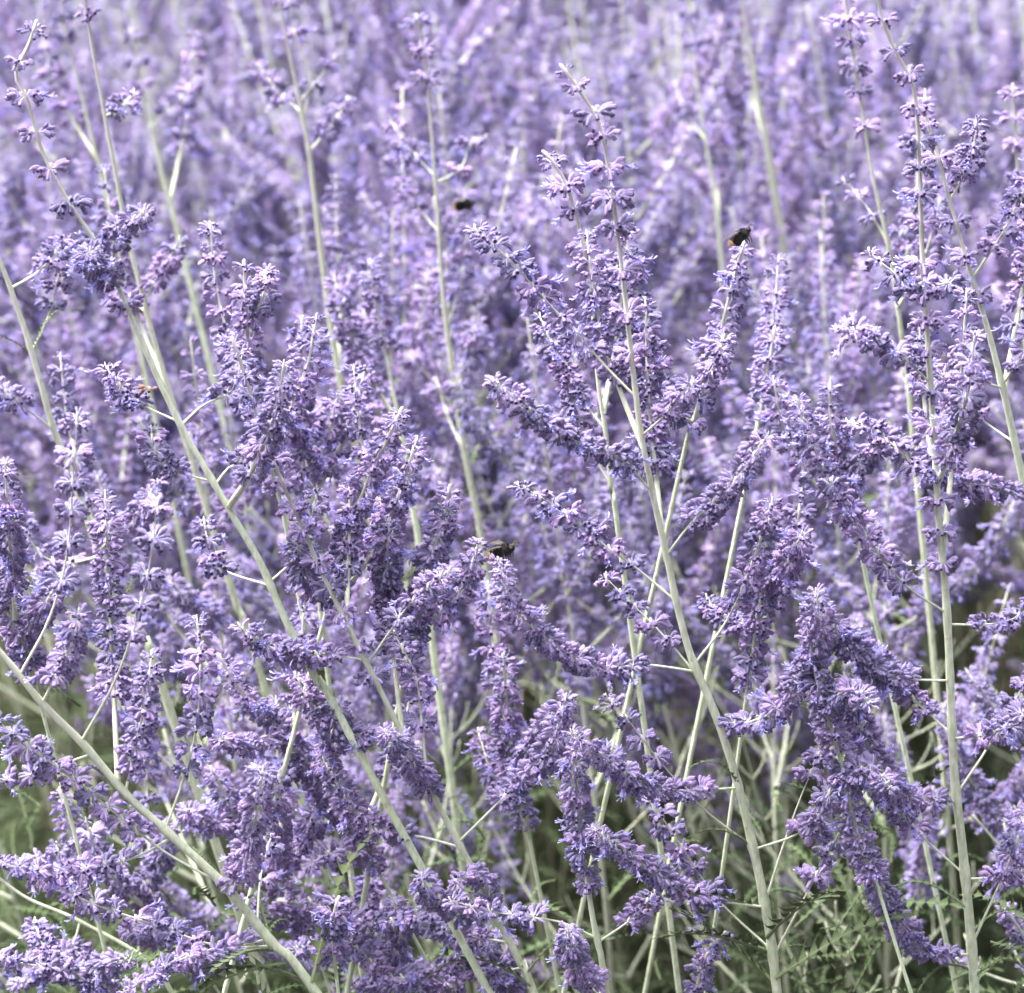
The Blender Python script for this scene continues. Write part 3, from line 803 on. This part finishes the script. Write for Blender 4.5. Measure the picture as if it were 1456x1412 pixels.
tip('lilac spike at the bottom right corner, half behind the tall right stem', 1.05,
    [(1490, 1420), (1460, 1340), (1435, 1300), (1425, 1285)], 10, 1380, 'd', seed=44)
tip('short spike standing up at the bottom edge, centre right of the fat column', 1.04,
    [(720, 1450), (725, 1410), (718, 1360), (722, 1330)], 9, 1420, 'd', [([(722, 1400), (690, 1370), (700, 1330)], .2, 'd')], seed=45)
tip('mauve spike below left of centre, right of the stem in the thick band', 1.06,
    [(760, 1230), (740, 1140), (722, 1060), (720, 990), (715, 930)], 12, 1170, 'd', [([(740, 1140), (700, 1100), (680, 1040)], .2, 'd'), ([(728, 1090), (765, 1050), (790, 1010)], .2, 'd')], seed=46, auto=(1160, 1000, 3))

tip('low mauve spike lying along the bottom edge in the left corner', 1.0,
    [(190, 1460), (140, 1400), (90, 1380), (40, 1372), (-10, 1360)], 8, 1405, 'd', [([(120, 1392), (150, 1370), (185, 1365)], .2, 'd'), ([(80, 1378), (60, 1340), (50, 1310)], .2, 'd')], seed=47)
tip('plume of whorls at the lower left, seen through the gap under the thick slanting stem', 1.07,
    [(330, 1440), (270, 1360), (210, 1290), (150, 1230), (100, 1180), (85, 1120)], 10, 1380, 'd', [([(250, 1335), (215, 1330), (180, 1320)], .2, 'd'), ([(190, 1270), (230, 1220), (235, 1170)], .2, 'd'), ([(130, 1210), (90, 1230), (50, 1220)], .2, 'd')], seed=48, auto=(1380, 1240, 3))
tip('mauve bank of whorls along the bottom edge, left of the upright fat column', 1.03,
    [(680, 1460), (620, 1400), (560, 1370), (500, 1330), (440, 1290), (395, 1280)], 10, 1410, 'd', [([(600, 1390), (560, 1400), (500, 1400)], .15, 'd'), ([(560, 1370), (570, 1320), (560, 1280)], .2, 'd'), ([(490, 1325), (520, 1280), (530, 1240)], .2, 'd'), ([(520, 1340), (470, 1345), (420, 1350)], .2, 'd')], seed=49)
tip('purple plume between the two slanting stems at lower left, above the pale-budded sprig', 1.05,
    [(480, 1440), (450, 1360), (410, 1280), (370, 1220), (330, 1150), (300, 1090)], 10, 1330, 'd', [([(420, 1300), (380, 1300), (350, 1280)], .2, 'd'), ([(385, 1240), (430, 1200), (450, 1150)], .2, 'd'), ([(340, 1170), (300, 1170), (260, 1150)], .2, 'd')], seed=50, auto=(1330, 1180, 3))
for a, k in HERO: hero(*a, **k)

# ------------------------------------------------------------------ the rest of the field: one of each kind, then copies
def spike_pack(seed, L, kind):
    r = np.random.default_rng(seed)
    P = auto_branch((0, 0, 0), 0, L, r, el=R(r.uniform(34, 55)), up=r.uniform(.3, .7))
    g = G(); k = len(P)
    tube(g, P, np.linspace(.0008, .0003, k), 5, 0, np.stack([np.zeros(k), np.full(k, .25), np.linspace(0, .4, k)], 1))
    for s, kd, scl in whorl_nodes(P, r.uniform(.12, .3), 1.0, kind, r):
        p, t = along(P, s); l = WL[kd]
        g.put(l[r.integers(len(l))], node_matrix(p, t, r) * scl, p)
    return g.pack()

SP = []
for k in range(30):
    L = (.05, .07, .09, .11, .13)[k % 5] * np.random.default_rng(k).uniform(.9, 1.1)
    SP.append((L, mesh_of('flower_spike', spike_pack(3000 + k, L, 'ddmdm'[(k // 5) % 5]), FM)))
SP.sort(key=lambda q: q[0])

def twig_mesh(seed):
    r = np.random.default_rng(seed); g = G()
    P = auto_branch((0, 0, 0), 0, r.uniform(.05, .10), r, el=R(r.uniform(25, 50)), up=.4); k = len(P)
    tube(g, P, np.linspace(.0008, .0003, k), 5, 0, (0, .25, .1))
    for f in (.35, .7):
        p, t = along(P, f * length(P))
        for sg in (-1, 1): tube(g, auto_branch(p, sg * R(70), .014, r), .0003, 4, 0, (0, .2, .1))
    if seed % 2:
        for f in (.8, .9, .99):
            p, t = along(P, f * length(P)); g.put(WL['small'][seed % 3], node_matrix(p, t, r), p)
    return mesh_of('side_twig', g, FM)
TW = [twig_mesh(4000 + k) for k in range(6)]

def field_proto(seed):
    r = np.random.default_rng(7000 + seed)
    H = r.uniform(.80, .92)
    lo = (.84, .74, .63)[seed % 3]            # how far up the stem the flowers begin
    th = bpy.data.objects.new('sage_stem', None); col.objects.link(th); th.empty_display_size = .02
    b1, b2 = r.normal(0, .012, 2), r.normal(0, .012, 2)
    path = smooth_path([(0, 0, 0), (b1[0], b1[1], H * .35), (b2[0], b2[1], H * .7), (b1[0] * 1.5 + r.normal(0, .012), b2[1], H)], .012)
    k = len(path)
    g = G(); u = np.linspace(0, 1, k)
    tube(g, path, .0017 * (1 - .75 * u ** 1.3), 8, 0, np.stack([0 * u, .1 + .25 * u, .3 * u ** 3], 1), square=.07)
    st = link('stalk', mesh_of('stalk', g, FM, woody=1), th)
    tg = G(); Lp = length(path)
    Pt = path[path[:, 2] > H * max(.72, lo - .02)]
    for s, kd, scl in whorl_nodes(Pt, 0, 1, r.choice(['m', 's', 's']), r):
        p, t = along(Pt, s); l = WL[kd]
        tg.put(l[r.integers(len(l))], node_matrix(p, t, r) * scl, p)
    link('flower_spike', mesh_of('flower_spike', tg, FM), th)
    s = lo * Lp; az = r.uniform(0, 6.28)
    while s < .94 * Lp:
        p, t = along(path, s); q = (s / Lp - lo) / (.95 - lo)
        for sgn in (0, 1):
            want = (.12 if lo < .8 else .085) - .06 * q + r.normal(0, .012)
            idx = int(np.argmin([abs(a_[0] - want) for a_ in SP])) + r.integers(-2, 3); idx = min(max(idx, 0), len(SP) - 1)
            M = Matrix.Translation(Vector(p)) @ Matrix.Rotation(az + sgn * math.pi + r.normal(0, .2), 4, 'Z')
            link('flower_spike', SP[idx][1], th, M)
        az += R(90) + r.normal(0, .15); s += r.uniform(.022, .034) if lo < .8 else r.uniform(.026, .04)
    for k in range(4):
        p, t = along(path, Lp * r.uniform(.62, max(.66, lo)))
        link('side_twig', TW[int(r.integers(len(TW)))], th, Matrix.Translation(Vector(p)) @ Matrix.Rotation(r.uniform(0, 6.28), 4, 'Z') @ Matrix.Scale(r.uniform(.7, 1.2), 4))
    for k in range(9):
        p, t = along(path, Lp * r.uniform(.4, max(.6, lo)))
        link('leaf', r.choice(LM), th, leaf_matrix(p, r.uniform(0, 6.28), R(r.uniform(10, 60)), r.uniform(.8, 1.3), r.normal(0, .4)))
    return th

protos = [field_proto(k) for k in range(15)]
GROUPS = [
    (1.34, 'flower stem in the thicket of soft purple spikes close behind the sharp pale stalks', 'sage stems in the thicket behind the sharp stalks'),
    (1.85, 'slightly blurred sage stem in the middle of the purple field', 'sage stems in the middle rows of the field'),
    (9.9, 'strongly blurred sage stem in the pale lilac haze of flowers along the top', 'sage stems in the blurred far rows of the field')]
r = np.random.default_rng(77)
spots = []; tries = 0
while len(spots) < 256 and tries < 60000:
    tries += 1
    Y = 1.16 + 1.55 * r.uniform() ** .85
    x = r.uniform(-1, 1) * (.143 * Y + .05) + .02
    if all((x - a) ** 2 + (Y - b) ** 2 > .038 ** 2 for a, b in spots): spots.append((x, Y))
spots.sort(key=lambda s_: s_[1])
kind_at = lambda Y: 0 if Y < 1.46 else 1 if Y < 1.8 else 2
lead = []
for k in range(len(protos)):                     # the first stem of each kind
    own = [q for q in spots if kind_at(q[1]) == k % 3]
    q = own[int(r.integers(len(own)))]; spots.remove(q); lead.append(q)
spots = lead + spots
first = set()
for i, (x, Y) in enumerate(spots):
    k = i if i < len(protos) else int(r.choice([q for q in range(len(protos)) if q % 3 == kind_at(Y)]))
    src = protos[k]
    if i < len(protos): th = src
    else:
        th = src.copy(); col.objects.link(th)
        for ch in src.children:
            c_ = ch.copy(); col.objects.link(c_); c_.parent = th
    lean = R(r.normal(-10, 8)); nod = R(r.normal(0, 7)); s = r.uniform(.90, 1.08)
    s *= np.interp(Y, [1.1, 1.3, 1.6, 2.4], [.93, .96, .93, .88])
    th.matrix_local = Matrix.Translation((x + .12, Y, -.01)) @ Matrix.Rotation(lean, 4, 'Y') @ Matrix.Rotation(nod, 4, 'X') @ Matrix.Rotation(r.uniform(0, 6.28), 4, 'Z') @ Matrix.Scale(s, 4)
    lab = next(g_ for g_ in GROUPS if Y < g_[0])
    tag(th, lab[1], 'flower stem', lab[2])

# the field going on beyond the stems one can count, to both sides and behind: one mass
def mass_stem(seed):
    r = np.random.default_rng(seed); g = G()
    tube(g, [(0, 0, 0), (.01, 0, .45), (0, 0, .84)], [.0017, .0013, .0005], 5, 0, (0, .2, 0))
    ico = np.array([(1, 0, 0), (-1, 0, 0), (0, 1, 0), (0, -1, 0), (0, 0, 1), (0, 0, -1)], float)
    tri = np.array([(0, 2, 4), (2, 1, 4), (1, 3, 4), (3, 0, 4), (2, 0, 5), (1, 2, 5), (3, 1, 5), (0, 3, 5)])
    def node(p, n_, rad):
        for k in range(n_):
            az = r.uniform(0, 6.28); el = r.uniform(-.6, .7)
            d = np.array([math.cos(az) * math.cos(el), math.sin(az) * math.cos(el), math.sin(el)])
            u = np.cross(d, (0, 0, 1.)); u /= np.linalg.norm(u); v_ = np.cross(d, u)
            g.add(p + d * rad + (ico[:, :1] * d * .0026 + ico[:, 1:2] * u * .0009 + ico[:, 2:] * v_ * .0009), None, tri, 2 if r.uniform() < .08 else 1, (r.uniform(0, 1), r.uniform(.4, .85), 0))  # strong pale tint: stands for the missing hairs and paints in far haze
    for z in np.arange(.62, .84, .012): node(np.array([0, 0, z]), 7, .0042)
    s_, az = .50, r.uniform(0, 6.28)
    while s_ < .76:
        for q in (0, math.pi):
            P = auto_branch((0, 0, s_), az + q + r.normal(0, .2), .13 - .3 * (s_ - .5), r)
            tube(g, P[::4], .0006, 3, 0, (0, .3, .2))
            for t_ in np.linspace(.22, 1, 9): node(along(P, t_ * length(P))[0], 6, .0042 * (1.15 - .5 * t_))
        az += 1.57; s_ += .045
    return g.pack()
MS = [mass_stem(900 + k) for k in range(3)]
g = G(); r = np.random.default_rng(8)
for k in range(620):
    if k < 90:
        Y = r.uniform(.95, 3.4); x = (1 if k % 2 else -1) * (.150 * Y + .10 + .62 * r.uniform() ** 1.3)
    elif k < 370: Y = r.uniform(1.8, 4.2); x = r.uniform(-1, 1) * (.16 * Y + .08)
    else: Y = r.uniform(.42, 1.02); x = r.uniform(-1, 1) * .5             # unseen stems below the frame, added thickly to block the front sky
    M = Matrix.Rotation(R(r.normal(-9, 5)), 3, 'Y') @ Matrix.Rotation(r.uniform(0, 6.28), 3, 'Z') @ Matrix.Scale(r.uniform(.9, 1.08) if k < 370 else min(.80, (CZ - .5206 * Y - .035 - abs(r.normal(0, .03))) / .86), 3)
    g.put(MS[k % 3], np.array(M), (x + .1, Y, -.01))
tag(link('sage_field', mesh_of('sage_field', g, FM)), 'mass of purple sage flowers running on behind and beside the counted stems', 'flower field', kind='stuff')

# ------------------------------------------------------------------ bumblebees
def bee(label, px, py, Y, heading, pitch, size=.0125, seed=0, roll=0.0):
    """heading: direction the head points, in the picture plane (degrees from right, anticlockwise)"""
    r = np.random.default_rng(seed)
    th = bpy.data.objects.new('bumblebee', None); col.objects.link(th); th.empty_display_size = .01
    S = size
    g = G(); nx, seg = 22, 16                                            # body along +X: abdomen, thorax, head in one skin
    xs = np.linspace(-.55, .5, nx)
    prof = np.interp(xs, [-.55, -.52, -.42, -.25, -.08, .0, .06, .16, .26, .31, .36, .44, .49, .5], [.01, .07, .17, .235, .22, .17, .19, .235, .2, .12, .135, .125, .06, .01])
    th_ = np.arange(seg) * 2 * np.pi / seg
    V = np.stack([np.repeat(xs, seg), (prof[:, None] * np.cos(th_)).ravel(), (prof[:, None] * np.sin(th_) * .92).ravel() + np.repeat(-.03 * np.abs(xs), seg)], 1)
    i = np.arange(nx - 1)[:, None] * seg; j = np.arange(seg)[None]; j2 = (j + 1) % seg
    Q = np.stack([i + j, i + seg + j, i + seg + j2, i + j2], -1).reshape(-1, 4)
    xm = np.repeat((xs[:-1] + xs[1:]) / 2, seg)
    g.add(V * S, Q, None, (np.where(xm < -.39, 1, 0), np.zeros(0, int)))
    hv, hm = [], []
    for _ in range(1500):
        x = r.uniform(-.54, .34); f = r.uniform(0, 6.283); pr = np.interp(x, xs, prof)
        o = np.array([0, math.cos(f), math.sin(f) * .92]); b0 = np.array([x, 0, -.03 * abs(x)]) + o * pr * .97
        tipp = b0 + (o + np.array([-.5 if x < 0 else -.15, 0, 0]) + r.normal(0, .2, 3)) * r.uniform(.05, .10)
        wv = np.array([.008, 0, 0]) + r.normal(0, .003, 3)
        hv += [b0 - wv, b0 + wv, tipp]; hm.append(1 if x < -.38 else 0)
    g.add(np.array(hv) * S, None, np.arange(len(hv)).reshape(-1, 3), (np.zeros(0, int), np.array(hm)))
    link('body', mesh_of('body', g, [M_BEEBLK, M_BEEYEL]), th)
    for s_ in (-1, 1):
        g = G(); n_ = 9; u = np.linspace(0, 1, n_)
        wdt = .13 * np.sin(np.pi * (u * .86 + .1)) ** .7
        c0 = np.stack([.12 - .62 * u, s_ * (.12 + .22 * u), .2 + .10 * np.sin(u * 2.4)], 1)
        lo = c0 + np.stack([0 * u, -s_ * wdt * .8, -.02 + 0 * u], 1); hi_ = c0 + np.stack([0 * u, s_ * wdt * .8, 0 * u], 1)
        vv = np.stack([lo, c0, hi_], 1).reshape(-1, 3)
        qq = [(a_ * 3 + b_, a_ * 3 + b_ + 1, a_ * 3 + b_ + 4, a_ * 3 + b_ + 3) for a_ in range(n_ - 1) for b_ in range(2)]
        g.add(vv * S, qq); link('wing', mesh_of('wing', g, [M_WING]), th)
        for x0 in (.2, .1, .0):
            g = G()
            tube(g, np.array([(x0, s_ * .14, -.12), (x0 + .05, s_ * .27, -.16), (x0 + .0, s_ * .33, -.30), (x0 - .06, s_ * .31, -.42)]) * S, np.array([.03, .026, .02, .012]) * S, 6)
            link('leg', mesh_of('leg', g, [M_BEEBLK]), th)
        g = G(); tube(g, np.array([(.46, s_ * .05, .03), (.54, s_ * .10, .09), (.66, s_ * .14, .02)]) * S, np.array([.014, .012, .014]) * S, 5)
        link('antenna', mesh_of('antenna', g, [M_BEEBLK]), th)
        g = G()
        tube(g, np.array([(.37, s_ * .10, .035), (.40, s_ * .12, .03), (.43, s_ * .10, .02)]) * S, np.array([.03, .05, .03]) * S, 8)
        link('eye', mesh_of('eye', g, [M_WING]), th)
    p = at(px, py, Y)
    th.matrix_local = Matrix.Translation(Vector(p)) @ Matrix.Rotation(R(-heading), 4, 'Y') @ Matrix.Rotation(R(pitch), 4, 'Z') @ Matrix.Rotation(roll, 4, 'X')
    tag(th, label, 'bumblebee', 'bumblebees on the sage flowers')

bee('black bumblebee with a buff tail feeding on flowers near the picture centre', 714, 783, .972, 25, -15, .0080, 1)
bee('bumblebee half hidden behind the tip of a lone spike, upper right of centre', 1053, 336, 1.062, 40, 15, .0076, 2)
bee('blurred dark bumblebee in the soft flowers left of the dark-budded tip', 660, 291, 1.285, 15, -10, .0076, 3)
